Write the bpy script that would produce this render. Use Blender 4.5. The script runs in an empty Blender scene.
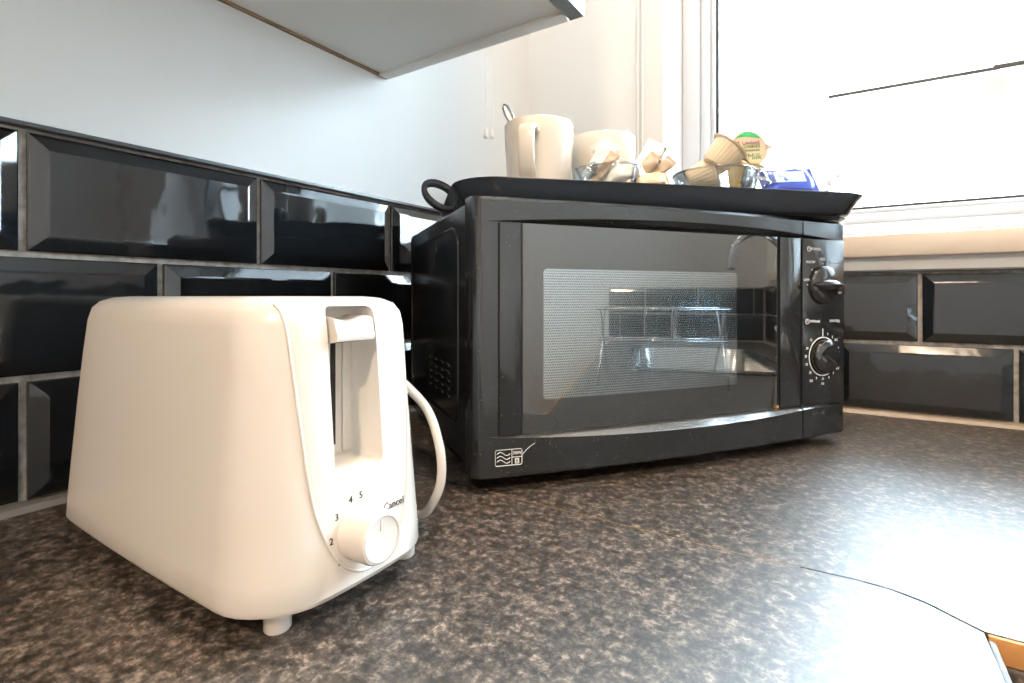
import bpy, bmesh, math, random
from mathutils import Vector, Matrix
random.seed(7)
PI = math.pi
sc = bpy.context.scene
COL = sc.collection

# ------------------------------------------------------------------ camera
cam_d = bpy.data.cameras.new('camera')
cam = bpy.data.objects.new('camera', cam_d); COL.objects.link(cam)
cam_d.sensor_width = 36.0
cam_d.lens = 519.2 / 1024 * 36.0
cam_d.shift_y = -(341.5 - 297.06) / 1024
cam_d.clip_start = 0.01
cam.location = (0.5714, -0.949, 0.174)
cam.rotation_euler = (PI / 2, 0, 0.5756)
sc.camera = cam

# ------------------------------------------------------------------ sky
w = bpy.data.worlds.new('overcast_sky'); sc.world = w
w.use_nodes = True
bg = w.node_tree.nodes['Background']
bg.inputs[0].default_value = (0.70, 0.87, 1.0, 1)
bg.inputs[1].default_value = 45.0
# ------------------------------------------------------------------ exposure
vs = sc.view_settings
vs.view_transform = 'Standard'; vs.look = 'None'; vs.gamma = 1.0
vs.exposure = 0.2; vs.use_curve_mapping = False
LAMP_W = 7.5           # watts of each ceiling lamp
LAMP_COL = (1.0, 0.77, 0.55)

# ------------------------------------------------------------------ materials
def newmat(name):
    m = bpy.data.materials.new(name); m.use_nodes = True
    return m, m.node_tree, m.node_tree.nodes['Principled BSDF']

def plain(name, col, rough=0.5, metal=0.0, coat=0.0, ior=1.5, emit=None, es=0.0, bump=0.0, bscale=200.0, spec=None, sss=0.0):
    m, nt, b = newmat(name)
    b.inputs['Base Color'].default_value = (*col, 1)
    b.inputs['Roughness'].default_value = rough
    b.inputs['Metallic'].default_value = metal
    b.inputs['Coat Weight'].default_value = coat
    b.inputs['Coat Roughness'].default_value = 0.05
    b.inputs['IOR'].default_value = ior
    if spec is not None: b.inputs['Specular IOR Level'].default_value = spec
    if emit:
        b.inputs['Emission Color'].default_value = (*emit, 1); b.inputs['Emission Strength'].default_value = es
    if bump > 0:
        tc = nt.nodes.new('ShaderNodeTexCoord'); n = nt.nodes.new('ShaderNodeTexNoise'); bu = nt.nodes.new('ShaderNodeBump')
        n.inputs['Scale'].default_value = bscale; n.inputs['Detail'].default_value = 3
        bu.inputs['Strength'].default_value = bump; bu.inputs['Distance'].default_value = 0.002
        nt.links.new(tc.outputs['Object'], n.inputs['Vector']); nt.links.new(n.outputs['Fac'], bu.inputs['Height'])
        nt.links.new(bu.outputs['Normal'], b.inputs['Normal'])
    return m

def ramp(nt, stops):
    r = nt.nodes.new('ShaderNodeValToRGB'); els = r.color_ramp.elements
    while len(els) < len(stops): els.new(0.5)
    for e, (p, c) in zip(els, stops): e.position = p; e.color = (*c, 1)
    return r

def laminate():
    m, nt, b = newmat('dark_mottled_laminate')
    L = nt.links.new
    tc = nt.nodes.new('ShaderNodeTexCoord')
    mp = nt.nodes.new('ShaderNodeMapping'); L(tc.outputs['Object'], mp.inputs['Vector'])
    n0 = nt.nodes.new('ShaderNodeTexNoise'); n0.inputs['Scale'].default_value = 55; n0.inputs['Detail'].default_value = 4; L(mp.outputs[0], n0.inputs['Vector'])
    # warp
    vm = nt.nodes.new('ShaderNodeVectorMath'); vm.operation = 'MULTIPLY_ADD'; vm.inputs[1].default_value = (0.006, 0.006, 0.006)
    L(n0.outputs['Color'], vm.inputs[0]); L(mp.outputs[0], vm.inputs[2])
    n1 = nt.nodes.new('ShaderNodeTexNoise'); n1.inputs['Scale'].default_value = 165; n1.inputs['Detail'].default_value = 8; n1.inputs['Roughness'].default_value = 0.72; L(vm.outputs[0], n1.inputs['Vector'])
    r1 = ramp(nt, [(0.40, (0.008, 0.007, 0.006)), (0.48, (0.034, 0.027, 0.022)), (0.56, (0.090, 0.070, 0.056)), (0.68, (0.27, 0.215, 0.175))])
    L(n1.outputs['Fac'], r1.inputs[0])
    # chips of pale stone
    v = nt.nodes.new('ShaderNodeTexNoise'); v.inputs['Scale'].default_value = 48; v.inputs['Detail'].default_value = 7; v.inputs['Roughness'].default_value = 0.72; L(mp.outputs[0], v.inputs['Vector'])
    mu = nt.nodes.new('ShaderNodeMapRange'); mu.inputs['From Min'].default_value = 0.60; mu.inputs['From Max'].default_value = 0.68; L(v.outputs['Fac'], mu.inputs['Value'])
    mu2 = nt.nodes.new('ShaderNodeMath'); mu2.operation = 'MULTIPLY'; mu2.inputs[1].default_value = 0.5; L(mu.outputs[0], mu2.inputs[0])
    mx = nt.nodes.new('ShaderNodeMix'); mx.data_type = 'RGBA'; L(mu2.outputs[0], mx.inputs['Factor'])
    L(r1.outputs[0], mx.inputs['A']); mx.inputs['B'].default_value = (0.36, 0.30, 0.25, 1)
    L(mx.outputs['Result'], b.inputs['Base Color'])
    n2 = nt.nodes.new('ShaderNodeTexNoise'); n2.inputs['Scale'].default_value = 260; n2.inputs['Detail'].default_value = 2; L(tc.outputs['Object'], n2.inputs['Vector'])
    bu = nt.nodes.new('ShaderNodeBump'); bu.inputs['Strength'].default_value = 0.12; bu.inputs['Distance'].default_value = 0.001
    L(n2.outputs['Fac'], bu.inputs['Height']); L(bu.outputs['Normal'], b.inputs['Normal'])
    b.inputs['Roughness'].default_value = 0.48
    b.inputs['Specular IOR Level'].default_value = 0.85
    b.inputs['IOR'].default_value = 1.55
    return m

def tilemat():
    m, nt, b = newmat('black_glazed_ceramic')
    L = nt.links.new
    b.inputs['Base Color'].default_value = (0.008, 0.010, 0.012, 1)
    b.inputs['Roughness'].default_value = 0.06
    b.inputs['IOR'].default_value = 1.6
    tc = nt.nodes.new('ShaderNodeTexCoord')
    oi = nt.nodes.new('ShaderNodeObjectInfo')
    ad = nt.nodes.new('ShaderNodeVectorMath'); ad.operation = 'ADD'
    L(tc.outputs['Object'], ad.inputs[0]); L(oi.outputs['Location'], ad.inputs[1])
    n = nt.nodes.new('ShaderNodeTexNoise'); n.inputs['Scale'].default_value = 22; n.inputs['Detail'].default_value = 2
    L(ad.outputs[0], n.inputs['Vector'])
    bu = nt.nodes.new('ShaderNodeBump'); bu.inputs['Strength'].default_value = 0.25; bu.inputs['Distance'].default_value = 0.002
    L(n.outputs['Fac'], bu.inputs['Height']); L(bu.outputs['Normal'], b.inputs['Normal'])
    return m

def groutmat():
    m, nt, b = newmat('grey_grout')
    L = nt.links.new
    tc = nt.nodes.new('ShaderNodeTexCoord')
    n = nt.nodes.new('ShaderNodeTexNoise'); n.inputs['Scale'].default_value = 120; n.inputs['Detail'].default_value = 4; L(tc.outputs['Object'], n.inputs['Vector'])
    r = ramp(nt, [(0.3, (0.20, 0.18, 0.16)), (0.7, (0.40, 0.37, 0.34))]); L(n.outputs['Fac'], r.inputs[0]); L(r.outputs[0], b.inputs['Base Color'])
    b.inputs['Roughness'].default_value = 0.8
    return m

def glassmat(name, tint=(1, 1, 1), refl=0.08, rough=0.0):
    m = bpy.data.materials.new(name); m.use_nodes = True; nt = m.node_tree
    for n in list(nt.nodes): nt.nodes.remove(n)
    o = nt.nodes.new('ShaderNodeOutputMaterial'); t = nt.nodes.new('ShaderNodeBsdfTransparent'); g = nt.nodes.new('ShaderNodeBsdfGlossy')
    fr = nt.nodes.new('ShaderNodeLayerWeight'); fr.inputs['Blend'].default_value = 0.25
    mp = nt.nodes.new('ShaderNodeMapRange'); mp.inputs['To Min'].default_value = refl; mp.inputs['To Max'].default_value = 0.9
    mx = nt.nodes.new('ShaderNodeMixShader')
    t.inputs[0].default_value = (*tint, 1); g.inputs['Roughness'].default_value = rough
    L = nt.links.new
    L(fr.outputs['Fresnel'], mp.inputs['Value']); L(mp.outputs[0], mx.inputs[0]); L(t.outputs[0], mx.inputs[1]); L(g.outputs[0], mx.inputs[2]); L(mx.outputs[0], o.inputs[0])
    return m

def meshmat():
    # perforated steel screen: rows of tiny holes
    m, nt, b = newmat('perforated_screen')
    L = nt.links.new
    tc = nt.nodes.new('ShaderNodeTexCoord')
    sp = nt.nodes.new('ShaderNodeSeparateXYZ'); L(tc.outputs['Object'], sp.inputs[0])
    pit = 0.0024
    def mth(op, a, bv=None):
        n = nt.nodes.new('ShaderNodeMath'); n.operation = op
        if isinstance(a, (int, float)): n.inputs[0].default_value = a
        else: L(a, n.inputs[0])
        if bv is not None:
            if isinstance(bv, (int, float)): n.inputs[1].default_value = bv
            else: L(bv, n.inputs[1])
        return n.outputs[0]
    x = mth('DIVIDE', sp.outputs['X'], pit); z = mth('DIVIDE', sp.outputs['Z'], pit)
    row = mth('FLOOR', z); odd = mth('MODULO', row, 2.0)
    xs = mth('ADD', x, mth('MULTIPLY', odd, 0.5))
    fx = mth('SUBTRACT', mth('FRACT', xs), 0.5); fz = mth('SUBTRACT', mth('FRACT', z), 0.5)
    d = mth('SQRT', mth('ADD', mth('MULTIPLY', fx, fx), mth('MULTIPLY', fz, fz)))
    hole = mth('LESS_THAN', d, 0.33)
    mx = nt.nodes.new('ShaderNodeMix'); mx.data_type = 'RGBA'; L(hole, mx.inputs['Factor'])
    mx.inputs['A'].default_value = (0.80, 0.84, 0.87, 1); mx.inputs['B'].default_value = (0.16, 0.17, 0.18, 1); b.inputs['Metallic'].default_value = 0.9
    L(mx.outputs['Result'], b.inputs['Base Color']); b.inputs['Roughness'].default_value = 0.16
    return m

def brickmat():
    m, nt, b = newmat('orange_brick')
    b.inputs['Base Color'].default_value = (0.055, 0.020, 0.005, 1); b.inputs['Roughness'].default_value = 0.9
    return m

M = dict(
    wall=plain('white_wall_paint', (0.66, 0.655, 0.65), 0.6, bump=0.06, bscale=60),
    ceil=plain('ceiling_paint', (0.82, 0.82, 0.80), 0.8),
    floor=plain('brown_vinyl_floor', (0.20, 0.13, 0.08), 0.4),
    lam=laminate(), tile=tilemat(), grout=groutmat(),
    seam=plain('orange_brown_chipboard_edge', (0.50, 0.22, 0.06), 0.7),
    tanseam=plain('tan_joint_filler', (0.26, 0.17, 0.10), 0.7),
    darkseam=plain('dark_joint_filler', (0.012, 0.014, 0.02), 1.0, spec=0.1),
    sil=plain('beige_silicone', (0.30, 0.24, 0.18), 0.4),
    silgrey=plain('grey_silicone', (0.15, 0.14, 0.13), 0.4),
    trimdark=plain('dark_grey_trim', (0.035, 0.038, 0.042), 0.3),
    upvc=plain('white_upvc', (0.58, 0.62, 0.68), 0.3),
    cream=plain('cream_gloss_paint', (0.60, 0.51, 0.42), 0.35),
    gasket=plain('black_rubber_gasket', (0.02, 0.022, 0.025), 0.5),
    glass=glassmat('clear_window_glass', (0.97, 0.98, 0.98), 0.04),
    cab=plain('pale_grey_cabinet_board', (0.80, 0.80, 0.78), 0.35),
    cabdoor=plain('white_gloss_door', (0.85, 0.85, 0.85), 0.15),
    cabedge=plain('grey_edge_banding', (0.16, 0.165, 0.17), 0.4),
    cabback=plain('brown_back_board', (0.20, 0.12, 0.06), 0.6),
    steel=plain('brushed_steel', (0.62, 0.62, 0.62), 0.22, 1.0),
    spoon=plain('worn_teaspoon_steel', (0.34, 0.35, 0.37), 0.3, 1.0),
    chrome=plain('chrome', (0.82, 0.82, 0.83), 0.06, 1.0),
    toast=plain('cream_white_toaster_plastic', (0.69, 0.645, 0.595), 0.22, coat=0.35),
    toastdark=plain('black_slot_inside', (0.006, 0.006, 0.007), 0.6),
    print_dark=plain('dark_grey_print', (0.03, 0.03, 0.035), 0.5),
    mwcase=plain('black_enamel_case', (0.010, 0.012, 0.014), 0.20, ior=1.5, bump=0.02, bscale=900),
    mwfront=plain('black_gloss_plastic', (0.016, 0.018, 0.020), 0.10, ior=1.6),
    mwglass=glassmat('tinted_door_glass', (0.90, 0.94, 0.96), 0.11),
    mwinner=plain('black_door_lining', (0.03, 0.034, 0.038), 0.35),
    mesh=meshmat(),
    knob=plain('black_gloss_knob', (0.012, 0.012, 0.013), 0.08, ior=1.7),
    gap=plain('black_gap', (0.003, 0.003, 0.003), 0.8),
    print_white=plain('white_print', (0.80, 0.82, 0.85), 0.5),
    orange=plain('amber_tab', (0.80, 0.35, 0.05), 0.4),
    rubber=plain('black_rubber', (0.02, 0.02, 0.02), 0.7),
    tray=plain('black_lacquer_tray', (0.040, 0.048, 0.060), 0.20, ior=1.5),
    mug=plain('cream_glazed_mug', (0.72, 0.67, 0.60), 0.12, coat=0.4),
    dish=glassmat('clear_dish_glass', (0.93, 0.95, 0.95), 0.10),
    paper=plain('white_sachet_paper', (0.85, 0.84, 0.82), 0.5),
    brownpaper=plain('brown_sachet_paper', (0.46, 0.35, 0.26), 0.5),
    tanpaper=plain('tan_wrapper', (0.74, 0.55, 0.36), 0.45),
    pot=plain('cream_milk_pot_plastic', (0.80, 0.66, 0.48), 0.3),
    potclear=plain('yellow_milk_pot_plastic', (0.72, 0.58, 0.25), 0.2),
    lid=plain('peach_foil_lid', (0.64, 0.48, 0.33), 0.35, 0.25),
    green=plain('green_print', (0.02, 0.36, 0.12), 0.4),
    dgreen=plain('dark_green_print', (0.03, 0.20, 0.05), 0.4),
    purple=plain('purple_print', (0.18, 0.05, 0.16), 0.4),
    blue=plain('blue_foil_packet', (0.06, 0.10, 0.52), 0.3),
    lblue=plain('light_blue_print', (0.42, 0.60, 0.85), 0.4),
    cord=plain('pale_blind_cord', (0.78, 0.77, 0.74), 0.6),
    clear=glassmat('clear_plastic', (0.80, 0.88, 0.95), 0.12),
    render=plain('white_render', (0.85, 0.85, 0.84), 0.9),
    roof=plain('pale_roof_tile', (0.62, 0.60, 0.58), 0.9),
    gutter=plain('dark_gutter', (0.006, 0.004, 0.003), 1.0, spec=0.0),
    brick=brickmat(),
    lawn=plain('pale_paving', (0.5, 0.5, 0.45), 0.9),
    lampglass=plain('lamp_diffuser', (0.9, 0.9, 0.9), 0.4, emit=LAMP_COL, es=10.0),
)

def dusty(m):
    nt = m.node_tree; b = nt.nodes['Principled BSDF']; L = nt.links.new
    tc = nt.nodes.new('ShaderNodeTexCoord')
    n = nt.nodes.new('ShaderNodeTexNoise'); n.inputs['Scale'].default_value = 700; n.inputs['Detail'].default_value = 2; L(tc.outputs['Object'], n.inputs['Vector'])
    q = nt.nodes.new('ShaderNodeTexNoise'); q.inputs['Scale'].default_value = 14; q.inputs['Detail'].default_value = 5; L(tc.outputs['Object'], q.inputs['Vector'])
    r_ = ramp(nt, [(0.70, (0, 0, 0)), (0.76, (1, 1, 1))]); L(n.outputs['Fac'], r_.inputs[0])
    mx = nt.nodes.new('ShaderNodeMix'); mx.data_type = 'RGBA'; L(r_.outputs[0], mx.inputs['Factor'])
    mx.inputs['A'].default_value = b.inputs['Base Color'].default_value[:]; mx.inputs['B'].default_value = (0.22, 0.20, 0.18, 1)
    L(mx.outputs['Result'], b.inputs['Base Color'])
    mr = nt.nodes.new('ShaderNodeMapRange'); mr.inputs['From Min'].default_value = 0.35; mr.inputs['From Max'].default_value = 0.7
    mr.inputs['To Min'].default_value = 0.07; mr.inputs['To Max'].default_value = 0.26; L(q.outputs['Fac'], mr.inputs['Value']); L(mr.outputs[0], b.inputs['Roughness'])
dusty(M['mwfront'])

# ------------------------------------------------------------------ helpers
def link(o, parent=None, label=None, cat=None, group=None, kind=None):
    COL.objects.link(o)
    if parent: o.parent = parent
    if label: o['label'] = label
    if cat: o['category'] = cat
    if group: o['group'] = group
    if kind: o['kind'] = kind
    return o

def empty(name, loc=(0, 0, 0), rz=0.0, **k):
    o = bpy.data.objects.new(name, None); o.empty_display_size = 0.05
    o.location = loc; o.rotation_euler = (0, 0, rz)
    return link(o, **k)

def obj(name, bm, mat, parent=None, smooth=False, angle=None, **k):
    me = bpy.data.meshes.new(name)
    bmesh.ops.recalc_face_normals(bm, faces=bm.faces[:])
    bm.to_mesh(me); bm.free()
    if mat: me.materials.append(mat)
    if smooth or angle:
        me.polygons.foreach_set('use_smooth', [True] * len(me.polygons))
        if angle: me.set_sharp_from_angle(angle=math.radians(angle))
    return link(bpy.data.objects.new(name, me), parent, **k)

def B(): return bmesh.new()

def box(bm, x0, x1, y0, y1, z0, z1, bev=0.0, seg=2):
    r = bmesh.ops.create_cube(bm, size=1.0)
    vs_ = r['verts']
    for v in vs_:
        v.co = Vector((x0 + (v.co.x + .5) * (x1 - x0), y0 + (v.co.y + .5) * (y1 - y0), z0 + (v.co.z + .5) * (z1 - z0)))
    if bev > 0:
        es = set(e for v in vs_ for e in v.link_edges)
        bmesh.ops.bevel(bm, geom=list(es), offset=bev, segments=seg, profile=0.5, affect='EDGES')
    return bm

def boxo(name, dims, mat, parent=None, bev=0.0, **k):
    return obj(name, box(B(), *dims, bev=bev), mat, parent, angle=40 if bev else None, **k)

def loft(bm, rings, cap0=True, cap1=True, closed=True):
    vr = [[bm.verts.new(p) for p in r] for r in rings]
    n = len(rings[0])
    for a, b in zip(vr, vr[1:]):
        for i in range(n if closed else n - 1):
            j = (i + 1) % n
            bm.faces.new((a[i], a[j], b[j], b[i]))
    if cap0: bm.faces.new(list(reversed(vr[0])))
    if cap1: bm.faces.new(vr[-1])
    return bm

def lathe(bm, prof, n=32, cap0=False, cap1=False, mod=None):
    rings = []
    for k, (r, z) in enumerate(prof):
        ring = []
        for i in range(n):
            a = 2 * PI * i / n
            rr = r * (mod(k, i) if mod else 1)
            ring.append((rr * math.cos(a), rr * math.sin(a), z))
        rings.append(ring)
    return loft(bm, rings, cap0, cap1)

def smoothpath(pts, n=8):
    pts = [Vector(p) for p in pts]; out = []
    for i in range(len(pts) - 1):
        p0 = pts[max(i - 1, 0)]; p1 = pts[i]; p2 = pts[i + 1]; p3 = pts[min(i + 2, len(pts) - 1)]
        for k in range(n):
            t = k / n
            out.append(0.5 * ((2 * p1) + (-p0 + p2) * t + (2 * p0 - 5 * p1 + 4 * p2 - p3) * t * t + (-p0 + 3 * p1 - 3 * p2 + p3) * t ** 3))
    out.append(pts[-1]); return out

def tube(bm, pts, r, n=8, cap=True, flat=None):
    pts = [Vector(p) for p in pts]
    rings = []; up = None
    for i, p in enumerate(pts):
        t = (pts[min(i + 1, len(pts) - 1)] - pts[max(i - 1, 0)]).normalized()
        if up is None:
            up = Vector((0, 0, 1)) if abs(t.z) < 0.9 else Vector((1, 0, 0))
        up = (up - t * up.dot(t)).normalized(); s = t.cross(up)
        ri = r[i] if isinstance(r, (list, tuple)) else r
        f = flat or 1.0
        rings.append([p + up * (ri * f * math.sin(2 * PI * k / n)) + s * (ri * math.cos(2 * PI * k / n)) for k in range(n)])
    return loft(bm, rings, cap, cap)

def rrect(hx, hy, r, na=6, ne=6, bow=0.0, cx=0.0, cy=0.0, bowy=0.0, rb=None):
    """rounded rectangle outline, ends (+-x) bowed outwards"""
    pts = []
    rb = r if rb is None else rb
    cs = [(hx - r, hy - r, 0, r), (-hx + rb, hy - rb, PI / 2, rb), (-hx + rb, -hy + rb, PI, rb), (hx - r, -hy + r, 1.5 * PI, r)]
    for k, (ax, ay, a0, r) in enumerate(cs):
        for i in range(na + 1):
            a = a0 + (PI / 2) * i / na
            pts.append((ax + r * math.cos(a), ay + r * math.sin(a)))
        bx_, by_, b0, r2 = cs[(k + 1) % 4]
        q = (bx_ + r2 * math.cos(b0), by_ + r2 * math.sin(b0)); p = pts[-1]
        for i in range(1, ne):
            pts.append((p[0] + (q[0] - p[0]) * i / ne, p[1] + (q[1] - p[1]) * i / ne))
    out = []
    for x, y in pts:
        xx = x + math.copysign(bow * max(0, 1 - (y / hy) ** 2), x) * min(1, abs(x) / hx) ** 4
        yy = y + math.copysign(bowy * max(0, 1 - (x / hx) ** 2), y) * min(1, abs(y) / hy) ** 4
        out.append((cx + xx, cy + yy))
    return out

def text(name, body, size, mat, parent, mtx, align='CENTER', extr=0.00015, sx=1.0, shear=0.0, **k):
    cu = bpy.data.curves.new(name, 'FONT'); cu.body = body; cu.size = size
    cu.align_x = align; cu.align_y = 'CENTER'; cu.extrude = extr; cu.resolution_u = 2; cu.shear = shear
    t = bpy.data.objects.new(name + '_tmp', cu); COL.objects.link(t)
    dg = bpy.context.evaluated_depsgraph_get(); dg.update()
    me = bpy.data.meshes.new_from_object(t.evaluated_get(dg))
    bpy.data.objects.remove(t); bpy.data.curves.remove(cu)
    me.name = name; me.materials.clear(); me.materials.append(mat)
    me.transform(Matrix.Diagonal((sx, 1, 1, 1))); me.transform(mtx)
    return link(bpy.data.objects.new(name, me), parent, **k)

def frame_mtx(origin, ex, ey):
    ex = Vector(ex).normalized(); ey = Vector(ey); ey = (ey - ex * ey.dot(ex)).normalized(); ez = ex.cross(ey)
    m = Matrix((ex, ey, ez)).transposed().to_4x4(); m.translation = Vector(origin)
    return m

def boolean(o, cutters):
    for c in cutters:
        md = o.modifiers.new('cut', 'BOOLEAN'); md.operation = 'DIFFERENCE'; md.solver = 'EXACT'; md.object = c
    dg = bpy.context.evaluated_depsgraph_get(); dg.update()
    me = bpy.data.meshes.new_from_object(o.evaluated_get(dg))
    o.modifiers.clear(); old = o.data; o.data = me; bpy.data.meshes.remove(old)
    for c in cutters:
        d = c.data; bpy.data.objects.remove(c); bpy.data.meshes.remove(d)
    return o

# ------------------------------------------------------------------ the room
YW = 0.0            # window wall face
XR, YF, ZF, ZC = 2.05, -3.2, -0.90, 1.50
wx0, wx1, wz0, wz1 = 0.2860, 1.75, 0.2670, 1.26

wl = boxo('wall_left', (-0.15, 0.0, YF - .15, 0.30, ZF, ZC), M['wall'], kind='structure', label='white painted wall above black bevelled tiles on the left')
bm = B()
box(bm, 0, wx0, YW, 0.25, ZF, ZC); box(bm, wx1, XR, YW, 0.25, ZF, ZC)
box(bm, wx0, wx1, YW, 0.25, ZF, wz0 - 0.034); box(bm, wx0, wx1, YW, 0.25, wz1, ZC)
wb = obj('wall_back', bm, M['wall'], kind='structure', label='pale painted window wall with black tiles below the sill')
wr = boxo('wall_right', (XR, XR + .15, YF - .15, 0.30, ZF, ZC), M['wall'], kind='structure')
wf = boxo('wall_front', (-.15, XR + .15, YF - .15, YF, ZF, ZC), M['wall'], kind='structure')
boxo('floor', (-.15, XR + .15, YF - .15, 0.30, ZF - .1, ZF), M['floor'], kind='structure')
boxo('ceiling', (-.15, XR + .15, YF - .15, 0.30, ZC, ZC + .1), M['ceil'], kind='structure')

# grout beds
GT = 0.0035
boxo('grout_bed', (0, GT, -1.62, YW, 0.0, 0.3125), M['grout'], wl)
boxo('grout_bed', (GT, XR, YW - GT, YW, 0.0, 0.2115), M['grout'], wb)
boxo('grout_bed', (XR - GT, XR, -0.60, YW, 0.0, 0.2115), M['grout'], wr)

# ---- bevelled tiles
tile_cache = {}
def tile_mesh(wid, hgt, orient):
    key = (round(wid, 4), round(hgt, 4), orient)
    if key in tile_cache: return tile_cache[key]
    bm = B(); bw = min(0.0120, wid * 0.4)
    def ring(ins, h, r=0.002):
        a, b = wid / 2 - ins, hgt / 2 - ins
        return [(-a, -b, h), (a, -b, h), (a, b, h), (-a, b, h)]
    loft(bm, [ring(0, 0.0), ring(0, GT + 0.0026), ring(0.0010, GT + 0.0034), ring(bw - 0.0008, 0.0105), ring(bw + 0.001, 0.0110)])
    if orient == 'L': f = lambda p: (p.z, p.x, p.y)
    elif orient == 'B': f = lambda p: (p.x, -p.z, p.y)
    else: f = lambda p: (-p.z, -p.x, p.y)
    for v in bm.verts: v.co = f(v.co.copy())
    bmesh.ops.recalc_face_normals(bm, faces=bm.faces[:])
    me = bpy.data.meshes.new('tile'); bm.to_mesh(me); bm.free(); me.materials.append(M['tile'])
    tile_cache[key] = me
    return me

ROWS = [(0.0053, 0.1073), (0.1073, 0.2093), (0.2093, 0.3120)]
G = 0.0055
def tile_row(parent, orient, a0, a1, offs, row, pos):
    zb, zt = ROWS[row]
    n0 = math.floor((a0 - offs) / 0.202) - 1
    k = n0
    while offs + k * 0.202 < a1:
        s, e = max(a0, offs + k * 0.202), min(a1, offs + (k + 1) * 0.202)
        if e - s > 0.012:
            me = tile_mesh(e - s - G, zt - zb - G, orient)
            o = bpy.data.objects.new('tile', me); link(o, parent)
            c = (s + e) / 2; z = (zb + zt) / 2
            o.location = pos(c, z)
            rr = random.Random(int(c * 1000) + row * 77)
            o.rotation_euler = (0, rr.uniform(-.004, .004), rr.uniform(-.006, .006)) if orient == 'L' else (rr.uniform(-.004, .004), 0, rr.uniform(-.006, .006))
        k += 1
for r in range(3):
    tile_row(wl, 'L', -1.62, YW - 0.004, -0.811 + (0.101 if r == 1 else 0), r, lambda c, z: (0.0004, c, z))
tile_row(wb, 'B', 0.012, XR - 0.012, 0.657, 1, lambda c, z: (c, YW - 0.0004, z))
tile_row(wb, 'B', 0.012, XR - 0.012, 0.758, 0, lambda c, z: (c, YW - 0.0004, z))
for r in range(2):
    tile_row(wr, 'R', -0.60, YW - 0.013, -0.15 + 0.101 * r, r, lambda c, z: (XR - 0.0004, c, z))

# trims
boxo('trim_1', (0, 0.0125, -1.62, YW, 0.3122, 0.3165), M['trimdark'], kind='structure', bev=0.001, label='thin dark tile edging strip along the top of the left tiles')
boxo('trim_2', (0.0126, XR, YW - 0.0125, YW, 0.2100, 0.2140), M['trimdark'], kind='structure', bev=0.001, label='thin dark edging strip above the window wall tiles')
bm = B(); loft(bm, [[(0.0, y, 0), (0.016, y, 0), (0.013, y, 0.0045), (0.0, y, 0.007)] for y in (-1.62, YW - 0.012)])
obj('trim_3', bm, M['silgrey'], kind='structure', label='grey sealant bead between worktop and left tiles')
bm = B(); loft(bm, [[(x, YW, 0), (x, YW - 0.016, 0), (x, YW - 0.013, 0.0045), (x, YW, 0.007)] for x in (0.0, XR)])
obj('trim_4', bm, M['sil'], kind='structure', label='beige sealant bead between worktop and window wall tiles')

# ---- window
win = empty('window_1', (wx0, 0.13, wz0), kind='structure', label='white plastic framed window above the worktop')
def wpart(name, bm, mat, **k):
    o = obj(name, bm, mat, win, **k); o.matrix_parent_inverse = Matrix.Translation((-wx0, -0.13, -wz0)); return o
def ringframe(x0, x1, z0, z1, wd, y0, y1, bev=0.003):
    bm = B()
    box(bm, x0, x0 + wd, y0, y1, z0, z1, bev); box(bm, x1 - wd, x1, y0, y1, z0, z1, bev)
    box(bm, x0 + wd * .98, x1 - wd * .98, y0 + .0004, y1, z0, z0 + wd, bev); box(bm, x0 + wd * .98, x1 - wd * .98, y0 + .0004, y1, z1 - wd, z1, bev)
    return bm
wpart('window_sill', box(B(), 0.05, XR - .05, YW - 0.014, YW - 0.0002, wz0 - 0.034, wz0, bev=0.004), M['cream'], angle=40)
wpart('window_board', box(B(), wx0, wx1, YW, 0.13, wz0 - 0.034, wz0), M['upvc'])
wpart('outer_frame', ringframe(wx0, wx1, wz0, wz1, 0.034, 0.13, 0.20), M['upvc'], angle=40)
wpart('sash_frame', ringframe(wx0 + .034, wx1 - .034, wz0 + .034, wz1 - .034, 0.018, 0.136, 0.195, 0.004), M['upvc'], angle=40)
wpart('glazing_bead', ringframe(wx0 + .052, wx1 - .052, wz0 + .052, wz1 - .052, 0.009, 0.144, 0.190, 0.004), M['upvc'], angle=40)
wpart('gasket', ringframe(wx0 + .061, wx1 - .061, wz0 + .061, wz1 - .061, 0.005, 0.152, 0.186, 0.001), M['gasket'], angle=40)
wpart('glass_pane', box(B(), wx0 + .063, wx1 - .063, 0.166, 0.170, wz0 + .063, wz1 - .063), M['glass'])

# ---- ceiling lamps (warm)
def ceiling_lamp(x, y, watts, label):
    t = empty('ceiling_light', (x, y, ZC), label=label, cat='light')
    bm = B(); lathe(bm, [(0.05, 0), (0.16, -0.001), (0.165, -0.012), (0.150, -0.016), (0.150, -0.012)], 40); obj('rim', bm, M['chrome'], t, smooth=True)
    bm = B(); lathe(bm, [(0.148, -0.012), (0.135, -0.045), (0.10, -0.062), (0.05, -0.070), (0.004, -0.072)], 40, cap1=True); obj('diffuser', bm, M['lampglass'], t, smooth=True)
    ld = bpy.data.lights.new('ceiling_bulb', 'AREA'); ld.shape = 'DISK'; ld.size = 0.16; ld.energy = watts; ld.color = LAMP_COL
    lo = bpy.data.objects.new('bulb', ld); link(lo, t); lo.location = (0, 0, -0.085)
ceiling_lamp(0.62, -0.62, LAMP_W * 1.5, 'round warm ceiling light above the worktop corner')
ceiling_lamp(0.95, -2.10, LAMP_W * 4.6, 'added round warm fill light on the unseen ceiling behind the camera')  # fill lamp added out of view to brighten the toaster's room side

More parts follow.
